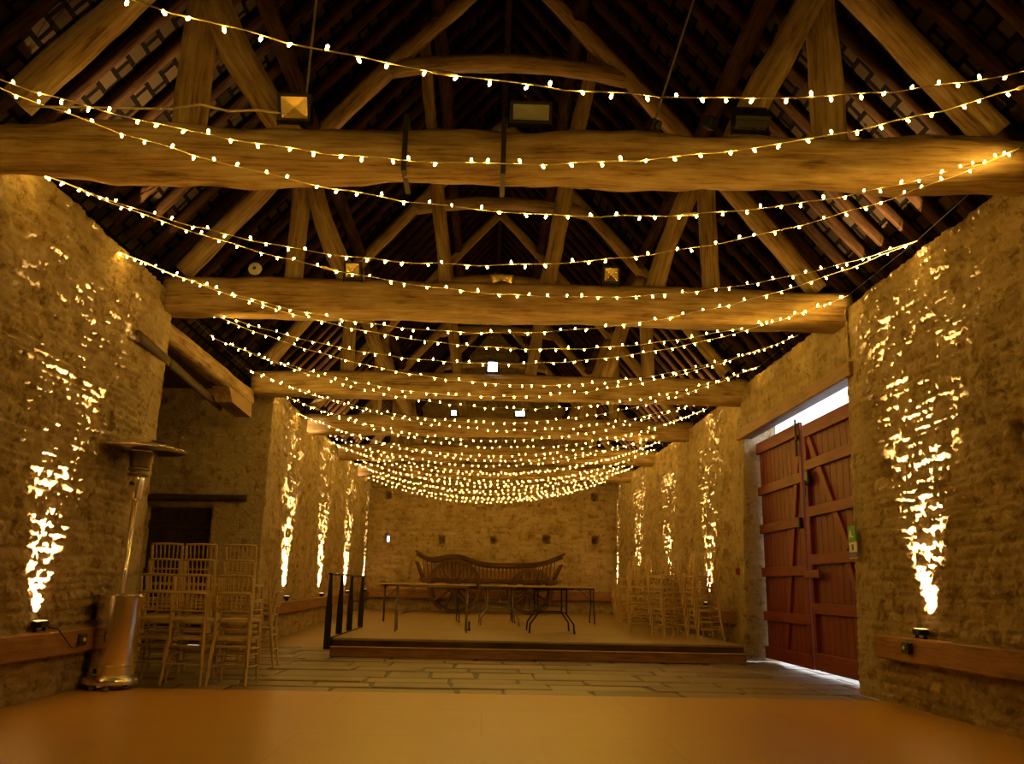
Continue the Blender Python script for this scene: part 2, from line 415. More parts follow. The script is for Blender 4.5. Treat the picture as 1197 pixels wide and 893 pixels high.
# left near wall: walk so that the room is on the right: going +Y with room at +X
ML = lambda X, Y, Z: np.where((Y > 8.75) | (X < -3.9), 1.0, 0.0)*1.0
stone_wall('wall_left', [(-3.66, -3.2), (-3.64, 9.28), (-6.9, 9.3)], 0, ZT, lean=.012, res=.016, amp=.019, seed=3, cap=.55, coarse=(4.6, .2),
           holes=[(3.2+8.15, 2.44, .09, .17, .28), (3.2+6.2, .95, .08, .12, .2)], smooth_zone=lambda X, Y, Z: sstep(8.7, 8.95, Y+.12*np.sin(Z*9)))
# porch side wall with a doorway, then the far left wall
pu = lambda x: x+6.9
pa = 6.9-3.56
stone_wall('wall_left.001', [(-6.9, 13.9), (-3.56, 13.9), (-3.56, 26.4)], 0, ZT, lean=.0, res=.036, amp=.013, seed=11, cap=.6,
           holes=[(pu(-4.92), 1.05, 1.0, 2.2, .32)] + [(pa+y-13.9, z, .1, .16, .25) for y, z in ((15.0, 1.75), (16.5, 2.5), (17.2, 1.6), (20.8, 2.3), (24, 2.4))],
           smooth_zone=lambda X, Y, Z: np.clip((Y < 13.95)*(X > -4.45)*1.0 + (1-sstep(14.0, 14.5, Y))*(X > -3.7), 0, 1))
# right: room on the right-hand side when walking -Y
stone_wall('wall_right', [(4.4, 9.05), (3.83, 9.05), (3.80, -3.2)], 0, ZT, lean=.034, res=.016, amp=.018, seed=23, cap=.55, coarse=(4.6, .2),
           holes=[(.57+9.05-8.22, 2.17, .12, .22, .32), (.57+9.05-6.1, 2.13, .12, .22, .28), (.57+9.05-8.45, .84, .06, .16, .2)],
           smooth_zone=lambda X, Y, Z: sstep(8.45, 8.7, Y+.12*np.sin(Z*8))*.8)
stone_wall('wall_right.001', [(3.83, 26.4), (3.83, 13.0), (4.34, 13.0)], 0, ZT, lean=.034, res=.036, amp=.013, seed=31, cap=.6,
           holes=[(26.4-y, z, .1, .18, .25) for y, z in ((14.0, 2.0), (16.4, 2.35), (17.4, 1.9), (20.1, 2.3), (21.0, 1.7), (24, 2.2))],
           smooth_zone=lambda X, Y, Z: (1-sstep(13.3, 13.6, Y))*.8)
stone_wall('wall_right.002', [(3.95, 13.1), (3.95, 8.95)], 3.47, ZT, lean=0, res=.03, amp=.014, seed=37, cap=.55)
stone_wall('wall_back', [(-3.9, 26.3), (4.4, 26.3)], 0, 9.3, res=.034, amp=.014, rowh=.07, ln=.26, seed=41,
           holes=[(3.9+x, z, w, h, .6) for x, z, w, h in ((-1.35, 2.31, .15, .2), (.22, 2.34, .15, .2), (1.83, 2.38, .17, .2), (3.33, 2.4, .17, .22), (3.3, 3.7, .17, .22), (-3.03, 3.63, .17, .2), (-3.0, 2.33, .13, .24), (-3.0, .95, .15, .15))],
           cuts=[(3.9-3.04, 3.9-2.96, 2.25, 2.41)])
stone_wall('wall_front', [(4.4, -3.2), (-4.2, -3.2)], 0, 9.3, res=.3, amp=.01, seed=43)

# floors ----------------------------------------------------------
m = MB(); m.box((0.1, 2.55, -.03), (8.2, 11.7, .1), bev=.008)
tag(m.build('floor', FLOOR), kind='structure')
m = MB(); m.box((.15, 17.45, -.05), (14.7, 18.1, .07))
rp_ = random.Random(12); y = 8.46
while y < 15.2:
    d = rp_.uniform(.38, .75); x = -7.1+rp_.uniform(0, .5); sk = rp_.uniform(-.03, .03)
    while x < 6.2:
        w_ = rp_.uniform(.45, 1.25)
        ya, yb = y+.022, y+d-.03
        if rp_.random() < .22: yb -= rp_.uniform(.03, .1)
        z = rp_.uniform(-.008, .0); xa, xb = x+.014, x+w_-.014
        j = lambda: rp_.uniform(-.02, .02)
        c4 = [(xa+j(), ya+sk*xa*.1+j()), (xb+j()+sk, ya+sk*xb*.1+j()), (xb+j()-sk, yb+j()), (xa+j(), yb+j())]
        n0 = len(m.v); cx_, cy_ = sum(p[0] for p in c4)/4, sum(p[1] for p in c4)/4
        for px, py in c4: m.v.append((px, py, -.02))
        for px, py in c4: m.v.append((px+(cx_-px)*.012, py+(cy_-py)*.02, z-.006))
        for px, py in c4: m.v.append((px+(cx_-px)*.05, py+(cy_-py)*.08, z))
        for a_ in (0, 4):
            for q in range(4):
                r = (q+1) % 4; m.face((n0+a_+q, n0+a_+r, n0+a_+4+r, n0+a_+4+q))
        m.face((n0+8, n0+9, n0+10, n0+11))
        x += w_
    y += d
tag(m.build('floor.001', PAVE), kind='structure')
m = MB()   # ramped path beside the stage
n0 = 0
m.quad((-3.7, 14.2, 0.004), (-2.2, 14.2, 0.004), (-2.2, 24, .25), (-3.7, 24, .25)); m.quad((-3.7, 24, .25), (-2.2, 24, .25), (-2.2, 26.4, .25), (-3.7, 26.4, .25))
m.quad((-2.2, 14.2, 0.0), (-2.2, 14.2, .004), (-2.2, 24, .25), (-2.2, 24, 0))
tag(m.build('floor.002', STAGE), kind='structure')
m = MB(); m.quad((4.2, 5, -.02), (30, 5, -.02), (30, 20, -.02), (4.2, 20, -.02))
tag(m.build('floor.003', plain('pale_gravel', (.42, .4, .36), .9, bump=.4)), kind='structure')

# roof: two slopes ------------------------------------------------
CX, SL = .12, 1.18
RZ = lambda off: 4.3+(4.15-off)*SL
RIDGE = RZ(0)
def slope(side, name):
    m = MB(); y0, y1 = -3.4, 26.7
    a, b = 4.38, -.02
    pa_, pb = (CX+side*a, RZ(a)), (CX+side*b, RZ(b)); L = math.hypot(pa_[0]-pb[0], pa_[1]-pb[1])
    vs = [(pa_[0], y0, pa_[1]), (pa_[0], y1, pa_[1]), (pb[0], y1, pb[1]), (pb[0], y0, pb[1])]
    m.v += vs; m.face((0, 1, 2, 3), [(0, 0), (y1-y0, 0), (y1-y0, L), (0, L)])
    return tag(m.build(name, ROOF), kind='structure')
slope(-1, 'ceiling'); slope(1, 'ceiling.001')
m = MB(); m.box((-5.6, 11.6, 4.10), (3.0, 5.2, .08)); tag(m.build('ceiling.002', DARKW), kind='structure')
m = MB(); m.box((-6.93, 11.6, 2.05), (.1, 5.0, 4.1)); tag(m.build('wall_left.002', DARKW), kind='structure')

RAF = ['front wall and the nearest tie beam', 'nearest and second tie beams', 'second and third tie beams', 'third and fourth tie beams', 'fourth and fifth tie beams', 'fifth and farthest tie beams', 'farthest tie beam and the end wall']
TY = [5.72, 9.2, 13.1, 16.75, 20.3, 23.6]
for side, sn in ((-1, 'left'), (1, 'right')):
    proto = None; y = 4.7 if True else 0; k = 0
    while y < 26.2:
        if min(abs(y-t) for t in TY) > .12:
            bay = sum(1 for t in TY if y > t)
            if proto is None or k % 7 == 0:
                m = MB(); off0 = 4.28 if side > 0 else 3.98
                dn = .075
                nx_, nz_ = -side*SL/math.hypot(1, SL), -1/math.hypot(1, SL)
                f = lambda o_: Vector((CX+side*o_+nx_*dn, 0, RZ(o_)+nz_*dn))
                m.beam(f(off0), f(.05), .105, .12, up=(side*.7, 0, .7), amp=.012, seed=k*side+20, seg=.5, n=8, curve=(0, random.uniform(-.04, .04), 0))
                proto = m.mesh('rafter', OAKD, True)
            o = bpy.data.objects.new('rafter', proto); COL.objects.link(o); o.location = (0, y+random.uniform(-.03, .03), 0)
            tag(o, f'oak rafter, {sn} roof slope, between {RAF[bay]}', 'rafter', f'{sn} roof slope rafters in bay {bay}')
        y += .42; k += 1
for side, sn in ((-1, 'left'), (1, 'right')):
    for off, nm in ((2.45, 'lower'), (1.05, 'upper')):
        dn = .24; nx_, nz_ = -side*SL/math.hypot(1, SL), -1/math.hypot(1, SL)
        m = MB(); x, z = CX+side*off+nx_*dn, RZ(off)+nz_*dn
        m.beam((x, 4.2, z), (x, 26.3, z), .17, .17, up=(side*.7, 0, .7), seg=.5, amp=.02, seed=off*3+side, n=10)
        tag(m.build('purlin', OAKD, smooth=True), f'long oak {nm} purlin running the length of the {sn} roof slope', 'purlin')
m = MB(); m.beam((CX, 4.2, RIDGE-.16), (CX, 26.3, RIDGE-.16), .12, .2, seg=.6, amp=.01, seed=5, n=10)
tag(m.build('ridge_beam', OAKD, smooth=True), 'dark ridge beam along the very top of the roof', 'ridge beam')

# trusses ---------------------------------------------------------
names = ['nearest hewn oak roof truss with floodlights along its tie beam', 'second oak roof truss from the camera, its tie beam spanning both wall tops',
         'third oak roof truss, seen behind the garlands above the stage front', 'fourth oak roof truss from the camera, above the stage tables',
         'fifth oak roof truss from the camera, half hidden by fairy lights', 'farthest oak roof truss, next to the stone end wall']
zt_ = [(3.80, 4.17, 3.93, 4.31), (3.86, 4.26, 3.90, 4.30), (3.80, 4.18, 3.86, 4.2), (3.84, 4.2, 3.88, 4.22), (3.84, 4.2, 3.88, 4.22), (3.84, 4.2, 3.88, 4.22)]
PR = lambda off: 4.36+(3.62-off)*SL     # principal axis height at offset
for i, Yt in enumerate(TY):
    t = thing('roof_truss', names[i], 'roof truss', (CX, Yt, 4.2), 0, 'oak roof trusses')
    a, b, c, d = [q-4.2 for q in zt_[i]]; sd = i*5+1; am = .036 if i == 0 else .018
    m = MB(); xl = -3.98 if i < 1 else -3.80
    if i in (1,): xl = -3.75
    m.beam((xl, 0, (a+b)/2), (3.92, 0, (c+d)/2), .36, b-a, seg=.09, amp=am, seed=sd, n=24, p=8 if i else 3.0, curve=(0, 0, -.015 if i == 0 else .02))
    m.build('tie_beam', OAK, t, smooth=True)
    for s_ in (-1, 1):
        w = .25 if i == 0 else .21
        q = lambda off: Vector((s_*off, 0, PR(off)-4.2))
        m = MB(); m.beam(q(3.62), q(.0), .2, w, up=(0, 1, 0), seg=.16, amp=.014, seed=sd+s_, n=14, p=4, taper=.8, curve=(s_*.05, 0, .04))
        # section: up=(0,1,0) makes height run along Y, width in truss plane
        m.build('principal_rafter', OAK, t, smooth=True)
        m = MB(); xo = 2.38
        m.beam((s_*xo, .02, b-.03), (s_*(xo-.02), .02, PR(xo)-4.2-.05), .23 if i == 0 else .2, .18, up=(0, 1, 0), seg=.16, amp=.012, seed=sd+s_*2, n=12, p=4)
        m.build('queen_post', OAK, t, smooth=True)
        m = MB(); x0, x1 = (1.68, 2.3) if i else (1.6, 2.45)
        m.beam((s_*x0, -.03, b-.04), (s_*x1, -.03, PR(x1)-4.2-.02), .2 if i else .22, .16, up=(0, 1, 0), seg=.14, amp=.02, seed=sd+s_*3, n=12, p=3.4, curve=(s_*(.1 if s_ < 0 else -.03), 0, 0))
        m.build('raking_strut', OAK, t, smooth=True)
    zc = 7.02-4.2; oc = 3.62-(7.02-4.36)/SL
    m = MB(); m.beam((-oc-.05, 0, zc), (oc+.05, 0, zc), .19, .2, seg=.16, amp=.014, seed=sd+4, n=12, p=3.5, curve=(0, 0, .14))
    m.build('collar_beam', OAK, t, smooth=True)
    if i:
        m = MB(); m.beam((1.12, .17, RZ(1.12)-4.35), (.5, .17, d-.02), .18, .13, up=(0, 1, 0), seg=.15, amp=.02, seed=sd+6, n=10, curve=(-.02, 0, 0))
        m.build('hanging_post', OAK, t, smooth=True)
        m = MB(); m.beam((-1.08, .17, RZ(1.08)-4.35), (-.66, .17, d-.02), .13, .12, up=(0, 1, 0), seg=.2, amp=.014, seed=sd+7, n=10)
        m.build('hanging_post', OAK, t, smooth=True)
    else:
        for x in (-.77, -.07):
            m = MB()
            z0, z1 = a-.0-.012+.1*0, b
            zl, zh = -.36, .062
            m.box((x, -.19, (zl+zh)/2), (.035, .012, zh-zl)); m.box((x, 0, zh+.004), (.035, .38, .012)); m.box((x, 0, zl-.006), (.035, .38, .012)); m.box((x, .19, (zl+zh)/2), (.035, .012, zh-zl))
            m.build('iron_strap', IRON, t)

# wall plate, corbel, bar over the porch opening
m = MB(); m.beam((-3.74, 9.1, 3.74), (-3.74, 12.95, 3.74), .24, .22, amp=.012, seed=77, n=16, p=5)
pl = m.build('wall_plate_beam', OAK, smooth=True); tag(pl, 'thick oak wall plate bridging the porch opening on the left', 'beam')
m = MB(); m.poly([(11.75, 3.63), (11.95, 3.45), (12.95, 3.42), (12.95, 3.63)], -.12, .12, M=Matrix(((0, 0, 1), (1, 0, 0), (0, 1, 0))), o=(-3.76, 0, 0)); m.build('corbel_block', OAK, pl)
m = MB(); m.beam((-3.55, 8.35, 3.37), (-3.62, 9.4, 3.37), .05, .11, amp=.004, seed=79, n=10, p=5)
m.beam((-3.62, 9.4, 3.37), (-4.0, 12.6, 3.5), .05, .11, amp=.004, seed=79, n=10, p=5)
tag(m.build('timber_bar', DARKW, smooth=True), 'thin dark timber bar running off the left wall face across the porch opening', 'beam')
m = MB(); m.beam((-5.45, 13.84, 2.26), (-3.85, 13.84, 2.28), .16, .1, amp=.008, seed=81, n=12, p=5)
tag(m.build('door_lintel', DARKW, smooth=True), 'dark weathered timber lintel over the porch doorway', 'lintel')
# porch door
d1 = thing('door_1', None, None, (-4.92, 14.14, 0)); d1['kind'] = 'structure'
m = MB()
for k in range(7): m.box((-.48+.16*k, 0, 1.06), (.152, .05, 2.1), bev=.006)
m.build('door_boards', DOORW, d1)
m = MB()
for z in (.35, 1.1, 1.85): m.box((0, -.045, z), (1.05, .03, .13), bev=.006)
m.build('ledges', DOORW, d1)

# lintel over the red doors
m = MB(); m.box((3.99, 11.05, 3.375), (.2, 4.3, .17), bev=.012)
m2 = m.build('gate_lintel', RAILW); tag(m2, 'long oak lintel above the tall red barn doors', 'lintel')
m = MB(); m.box((4.13, 11.03, 3.78), (.1, 4.3, .72)); tag(m.build('trim_9', STONE), kind='structure')

# red barn doors ---------------------------------------------------
DX = 4.16
def leaf(name, y0, y1, z1a, z1b, ledz, braces, label, thick_edge):
    g = thing(name, label, 'barn door', (DX, (y0+y1)/2, 0))
    m = MB(); n = int(abs(y1-y0)/.17); w = (y1-y0)/n
    for k in range(n):
        f = (k+.5)/n; zt = z1a+(z1b-z1a)*f
        m.box((0.03, y0+w*(k+.5)-(y0+y1)/2, (zt+.05)/2), (.03, abs(w)-.008, zt-.05), bev=.005)
    # thin backing behind the boards' joints
    m.box((.05, 0, (min(z1a, z1b)+.05)/2), (.012, abs(y1-y0)-.01, min(z1a, z1b)-.06))
    m.build('boards', REDP, g)
    for z, h in ledz:
        m = MB(); m.box((-.012, 0, z), (.05, abs(y1-y0)-.01, h), bev=.006); m.build('ledge', REDP2, g)
    for (ya, za, yb, zb_) in braces:
        m = MB(); v = Vector((0, yb-ya, zb_-za)); L = v.length
        ang = math.atan2(zb_-za, yb-ya); M = Matrix.Rotation(ang, 3, 'X')
        m.box((-.002, (ya+yb)/2-(y0+y1)/2, (za+zb_)/2), (.035, L, .12), rot=M, bev=.005); m.build('brace', REDP2, g)
    return g
lzf = [(3.12, .17), (2.47, .13), (1.9, .13), (1.27, .13), (.65, .13), (.14, .17)]
g1 = leaf('barn_door_leaf', 12.97, 11.1, 3.19, 3.16, lzf, [(11.22, 3.0, 12.1, .25)], 'far leaf of the tall red boarded barn doors, against the stone pillar', 0)
lzn = [(3.05, .17), (2.6, .13), (2.0, .13), (1.4, .13), (.8, .13), (.17, .2)]
g2 = leaf('barn_door_leaf', 11.03, 9.0, 3.14, 3.06, lzn, [(10.9, 2.98, 9.85, 1.5), (9.9, 1.35, 9.3, .3)], 'near leaf of the tall red boarded barn doors, beside the green exit sign', 0)
for g, sgn in ((g1, -1), (g2, 1)):
    yy = -.885 if g is g1 else .965
    m = MB(); m.box((-.0, yy, 1.6), (.07, .1, 3.0), bev=.006); m.build('meeting_stile', REDP, g)
m = MB(); m.box((-.075, .82, 1.22), (.035, .5, .1), bev=.005); m.build('latch_bar', REDP2, g2)
m = MB(); m.box((-.05, .86, 2.42), (.05, .12, .16), bev=.01); m.tube([(-.085, .86, 2.4), (-.085, .86, 2.18)], .008); m.build('bolt_case', BLKM, g2)
m = MB(); m.tube([(-.06, -.86, 3.25), (-.06, -.86, 2.75)], .014); m.box((-.05, -.86, 3.0), (.03, .08, .06)); m.build('top_bolt', BLKM, g1)
m = MB(); m.box((-.06, -.84, 1.88), (.05, .08, .14), bev=.01); m.build('latch', BLKM, g1)

# dado rails -------------------------------------------------------
def rail(name, p0, p1, h, w, sd):
    p0, p1 = Vector(p0), Vector(p1); d = p1-p0; q = d.to_track_quat('X', 'Z').to_matrix()
    m = MB(); m.box((p0+p1)/2, (d.length, w, h), rot=q, bev=.012)
    return tag(m.build(name, RAILW), kind='structure')
rail('trim_1', (-3.62, -3, .47), (-3.60, 8.95, .46), .2, .17, 1)
rail('trim_2', (3.79, 8.36, .52), (3.77, -3, .58), .21, .17, 2)
rail('trim_3', (-3.50, 14.1, .55), (-3.50, 26.2, .66), .2, .15, 3)
rail('trim_4', (3.82, 13.4, .60), (3.82, 26.2, .66), .2, .15, 4)
rail('trim_5', (-3.5, 26.22, .72), (3.8, 26.22, .74), .26, .15, 5)

# wall uplights ----------------------------------------------------
ub = MB(); ub.box((0, 0, .055), (.13, .09, .05), bev=.008)
ubm = ub.mesh('lamp_head', BLKM)
us = MB(); us.box((-.072, 0, .025), (.008, .03, .06)); us.box((.072, 0, .025), (.008, .03, .06)); us.box((0, 0, .004), (.15, .04, .008)); usm = us.mesh('stirrup', BLKM)
ul = MB(); ul.box((0, 0, .082), (.10, .065, .004)); ulm = ul.mesh('lens', LENS)
SPOTK = 8.5
def uplight(x, y, z, side, label, pw=150, tilt=11.0, size=54):
    t = thing('wall_uplight', label, 'uplight', (x, y, z), PI/2, 'wall uplights on the dado rails')
    for nm, me in (('lamp_head', ubm), ('stirrup', usm), ('lens', ulm)):
        o = bpy.data.objects.new(nm, me); COL.objects.link(o); o.parent = t
    l = bpy.data.lights.new('uplight_beam', 'SPOT'); l.energy = pw*SPOTK; l.color = (1, .65, .26); l.spot_size = math.radians(size); l.spot_blend = 1.0; l.shadow_soft_size = .02
    o = bpy.data.objects.new('uplight_beam', l); COL.objects.link(o); o.parent = t; o.location = (0, 0, .095)
    # aim up and slightly towards the wall (world x direction = side)
    d = Vector((side*math.tan(math.radians(tilt)), 0, 1)).normalized()
    wm = Matrix.Rotation(-PI/2, 3, 'Z')
    o.rotation_euler = Vector(wm @ d).to_track_quat('-Z', 'Y').to_euler()
    return t
uplight(-3.565, 7.25, .572, -1, 'black uplight on the left rail beside the patio heater', 420)
for j, y in enumerate((3.8, .3)): uplight(-3.55, y, .572, -1, 'added unseen black uplight on the near left rail', 45, size=40, tilt=6)  # lamps added out of view to brighten the front of the hall
uplight(3.75, 7.53, .632, 1, 'black uplight on the right rail near the red doors', 460, tilt=13, size=54)
for j, y in enumerate((3.9, .4)): uplight(3.72, y, .66, 1, 'added unseen black uplight on the near right rail', 45, size=40, tilt=8)  # matching unseen lamps, added for bounce light around the camera
for k, y in enumerate((15.6, 18.9, 22.4, 25.7)):
    uz = 26 if k == 3 else 50
    uplight(-3.47, y, .67+.025*k, -1, f'small uplight on the far left rail, {["first","second","third","last"][k]} beyond the porch', 380, size=uz)
    uplight(3.80, y-.6+.15*k, .715+.015*k, 1, f'small uplight behind the chair stacks on the right rail, {["first","second","third","last"][k]} beyond the red doors', 420, tilt=10, size=uz)
# rail sockets
for x, y, z, s_, lab in ((-3.51, 7.9, .47, 1, 'black square socket with a white glint on the left rail'), (3.68, 7.66, .545, -1, 'black square socket with a white glint on the right rail')):
    t = thing('socket_box', lab, 'socket', (x, y, z)); m = MB(); m.box((0, 0, 0), (.05, .13, .1), bev=.008); m.build('box', BLK, t)
    m = MB(); m.lathe([(.018, 0), (.016, .01), (.0, .012)], (s_*.025, 0, 0), 12, axis=Matrix.Rotation(s_*PI/2, 3, 'Y')); m.build('white_glint', WHT, t)  # white dome painted in for the glint of light on the box
m = MB(); m.tube([(-3.52, 7.3, .60), (-3.5, 7.42, .585), (-3.49, 7.55, .5), (-3.49, 7.68, .42), (-3.49, 7.78, .41), (-3.49, 7.86, .44)], .006, 6)
tag(m.build('lamp_cable', BLK, smooth=True), 'black cable looping from the left uplight to its socket', 'cable')

# signs
t = thing('exit_sign', 'small green safety sign on the wall beside the red doors', 'sign', (3.81, 8.93, 1.6))
m = MB(); m.box((0, 0, 0), (.012, .19, .16), bev=.003); m.build('plate', GRN, t)
m = MB(); m.box((-.008, 0.02, .035), (.004, .022, .022)); m.box((-.008, .02, .0), (.004, .04, .05)); m.box((-.008, -.01, -.03), (.004, .05, .014)); m.box((-.008, .05, -.035), (.004, .014, .04)); m.build('pictogram', WHT, t)
t = thing('notice_plate', 'small white notice with a violet band under the green sign', 'sign', (3.81, 8.92, 1.43))
m = MB(); m.box((0, 0, 0), (.012, .19, .17), bev=.003); m.build('plate', WHT, t)
m = MB(); m.box((-.008, 0, -.045), (.004, .18, .055)); m.build('violet_band', BLU, t)
m = MB(); m.box((-.008, 0, .03), (.004, .035, .06)); m.build('pictogram', BLK, t)
t = thing('call_point', 'small red fire call point on the stone pillar beyond the doors', 'call point', (3.85, 13.25, 1.29))
m = MB(); m.box((0, 0, 0), (.05, .11, .11), bev=.01); m.build('box', REDPL, t)
m = MB(); m.box((-.027, 0, 0), (.004, .06, .06)); m.build('window', BLK, t)

# floodlights on the ties -------------------------------------------
def flood(x, y, z, w, h, lens, label, pitch=-20, frame=BLKM, rz=0, power=0, cool=False):
    t = thing('floodlight', label, 'floodlight', (x, y, z), rz, 'floodlights on the tie beams')
    R_ = Matrix.Rotation(math.radians(pitch), 3, 'X')
    c = Vector((0, -.02, h/2+.03))
    m = MB(); b = .022
    m.box(c, (w, .07, h), rot=R_, bev=.01)
    for sx in (-1, 1): m.box(c+R_ @ Vector((sx*(w/2-b/2), -.045, 0)), (b, .03, h), rot=R_)
    for sz in (-1, 1): m.box(c+R_ @ Vector((0, -.045, sz*(h/2-b/2))), (w-2*b, .03, b), rot=R_)
    m.build('housing', frame, t)
    m = MB(); iw, ih = w/2-b, h/2-b; dz = .012
    pts = [(-iw, -ih), (iw, -ih), (iw, ih), (-iw, ih)]; ce = c+R_ @ Vector((0, -.038, 0))
    vv = [c+R_ @ Vector((px, -.052, pz)) for px, pz in pts]
    n0 = 0; m.v += [tuple(p) for p in vv]+[tuple(ce)]
    for k in range(4): m.face((k, (k+1) % 4, 4))
    m.build('reflector', lens, t)
    m = MB(); m.box((0, -.01, .01), (w+.024, .04, .012))
    for sx in (-1, 1): m.box((sx*(w/2+.006), -.01, h/4+.02), (.008, .03, h/2+.06))
    m.build('bracket', frame, t)
    if power:
        l = bpy.data.lights.new('flood_beam', 'SPOT'); l.energy = power; l.color = (.78, .87, 1) if cool else (1, .7, .35); l.spot_size = math.radians(140); l.spot_blend = .6; l.shadow_soft_size = .05
        o = bpy.data.objects.new('flood_beam', l); COL.objects.link(o); o.parent = t; o.location = c+R_ @ Vector((0, -.08, 0))
        o.rotation_euler = (R_ @ Vector((0, -1, 1.2))).to_track_quat('-Z', 'Y').to_euler()
    return t
flood(-1.44, 5.56, 4.17, .23, .19, WARMG, 'tilted black floodlight at the left of the nearest tie beam', 30)
flood(.24, 5.56, 4.21, .30, .15, GREYP, 'wide grey floodlight at the middle of the nearest tie beam', 25, frame=BLKM)
flood(1.83, 5.56, 4.22, .25, .15, BLK, 'black floodlight frame at the right of the nearest tie beam', -35)
flood(-1.55, 9.0, 4.24, .19, .19, WARMG, 'floodlight with gold reflector at the left of the second tie beam', 20)
flood(1.31, 9.0, 4.27, .19, .19, WARMG, 'bright-faced floodlight at the right of the second tie beam', 15)
flood(.10, 9.16, 4.27, .26, .12, WARMG, 'dim gilded floodlight at the middle of the second tie beam', 20, frame=plain('brass_housing', (.25, .18, .06), .5, .3))
flood(.03, 13.0, 4.2, .19, .19, COOL, 'glowing cool white floodlight on the third tie beam', 10, power=7, cool=True)
flood(-.7, 16.6, 4.2, .14, .13, COOL, 'small glowing floodlight left of centre on the fourth tie beam', 10)
flood(.6, 16.6, 4.22, .22, .13, COOL, 'glowing wide floodlight right of centre on the fourth tie beam', 10)
for x, y, z, lab in ((1.13, 5.56, 4.21, 'small black cube speaker hung on a cable at the nearest tie beam'), (1.56, 5.6, 4.27, 'small black box on top of the nearest tie beam beside a floodlight')):
    t = thing('sensor_box', lab, 'sensor', (x, y, z), .6)
    m = MB(); m.box((0, 0, .05), (.09, .09, .09), rot=Matrix.Rotation(.5, 3, 'X'), bev=.012); m.build('case', BLK, t)
    m = MB(); m.lathe([(.03, 0), (.026, .012), (0, .014)], (0, -.042, .03), 16, axis=Matrix.Rotation(PI/2+.5, 3, 'X')); m.build('cone', BLKM, t)
for x0, z0, x1, z1, lab in ((-1.39, 4.42, -1.39, 6.6, 'grey hanging cable above the left floodlight of the nearest truss'), (1.14, 4.3, 1.75, 6.4, 'grey hanging cable above the small black speaker')):
    m = MB(); m.tube([(x0, 5.6, z0), ((x0*.5+x1*.5)+.02, 5.6, (z0+z1)/2), (x1, 5.6, z1)], .009, 6); tag(m.build('hanging_cable', plain('grey_cable', (.22, .2, .18), .5), smooth=True), lab, 'cable')
m = MB(); m.tube([(-2.3, 5.52, 4.24), (-2.1, 5.5, 4.27), (-1.9, 5.5, 4.225), (-1.7, 5.5, 4.24), (-1.5, 5.52, 4.23)], .009, 6)
m.tube([(-3.3, 5.52, 4.22), (-3.0, 5.5, 4.215), (-2.6, 5.5, 4.22), (-2.3, 5.52, 4.24)], .008, 6)
tag(m.build('flex_cable', CABLE, smooth=True), 'pale cable lying along the top left of the nearest tie beam', 'cable')
t = thing('smoke_detector', 'round white domed detector above the left end of the second tie beam', 'detector', (-2.67, 9.13, 4.4))
m = MB(); RX = Matrix.Rotation(PI/2, 3, 'X')
m.lathe([(.075, 0), (.072, .02), (.05, .032), (.0, .036)], (0, 0, 0), 24, axis=RX); auto(m.build('case', WHT, t))
m = MB(); m.lathe([(.02, 0), (.0, .008)], (0, -.036, 0), 12, axis=RX); m.build('sensor', BLK, t)
m = MB(); m.box((0, .02, -.08), (.03, .02, .14)); m.build('stem', BLK, t)

# fairy lights -------------------------------------------------------
Ln = [(-3.62, 6.1+1.59*k, 4.06) for k in range(-2, 13)]
Rn = [(3.93, 5.76+1.555*k, 4.2) for k in range(-2, 13)]
# measured ends
Ln[2] = (-3.62, 6.1, 4.06); Ln[3] = (-3.62, 7.83, 4.06); Ln[4] = (-3.62, 9.21, 4.09); Ln[5] = (-3.62, 10.78, 4.06); Ln[6] = (-3.62, 12.42, 4.06); Ln[7] = (-3.6, 14.0, 4.08)
Rn[2] = (3.72, 5.43, 4.1)
Ln[0] = (-3.62, 2.9, 4.06); Ln[1] = (-3.62, 4.5, 4.06)
bulbm = []
for v in range(6):
    m = MB(); r_ = random.Random(v)
    ax = Vector((r_.uniform(-.7, .7), r_.uniform(-.5, .5), -1 if v % 3 else .9)).normalized()
    M = ax.to_track_quat('Z', 'Y').to_matrix()
    m.lathe([(.003, .003), (.0066, .009), (.0075, .021), (.0045, .028), (0, .03)], (0, 0, 0), 7, axis=M, cap=False)
    bulbm.append(m.mesh('bulb', BULB, True))
ordn = ['first', 'second', 'third', 'fourth', 'fifth', 'sixth', 'seventh', 'eighth', 'ninth', 'tenth', 'eleventh', 'twelfth', 'thirteenth', 'fourteenth', 'fifteenth', 'sixteenth', 'seventeenth', 'eighteenth', 'nineteenth', 'twentieth', 'twenty-first', 'twenty-second', 'twenty-third', 'twenty-fourth', 'twenty-fifth', 'twenty-sixth', 'twenty-seventh', 'twenty-eighth', 'twenty-ninth', 'thirtieth']
spans = []
for k in range(len(Ln)):
    if k > 0: spans.append((Ln[k-1], Rn[k]))
    if k < len(Rn): spans.append((Ln[k], Rn[k]))
spans = [(Ln[0], Rn[1])]
for k in range(1, len(Ln)):
    spans.append((Ln[k], Rn[k])) if k > 0 else None
    if k+1 < len(Rn): spans.append((Ln[k], Rn[k+1]))
rb = random.Random(5)
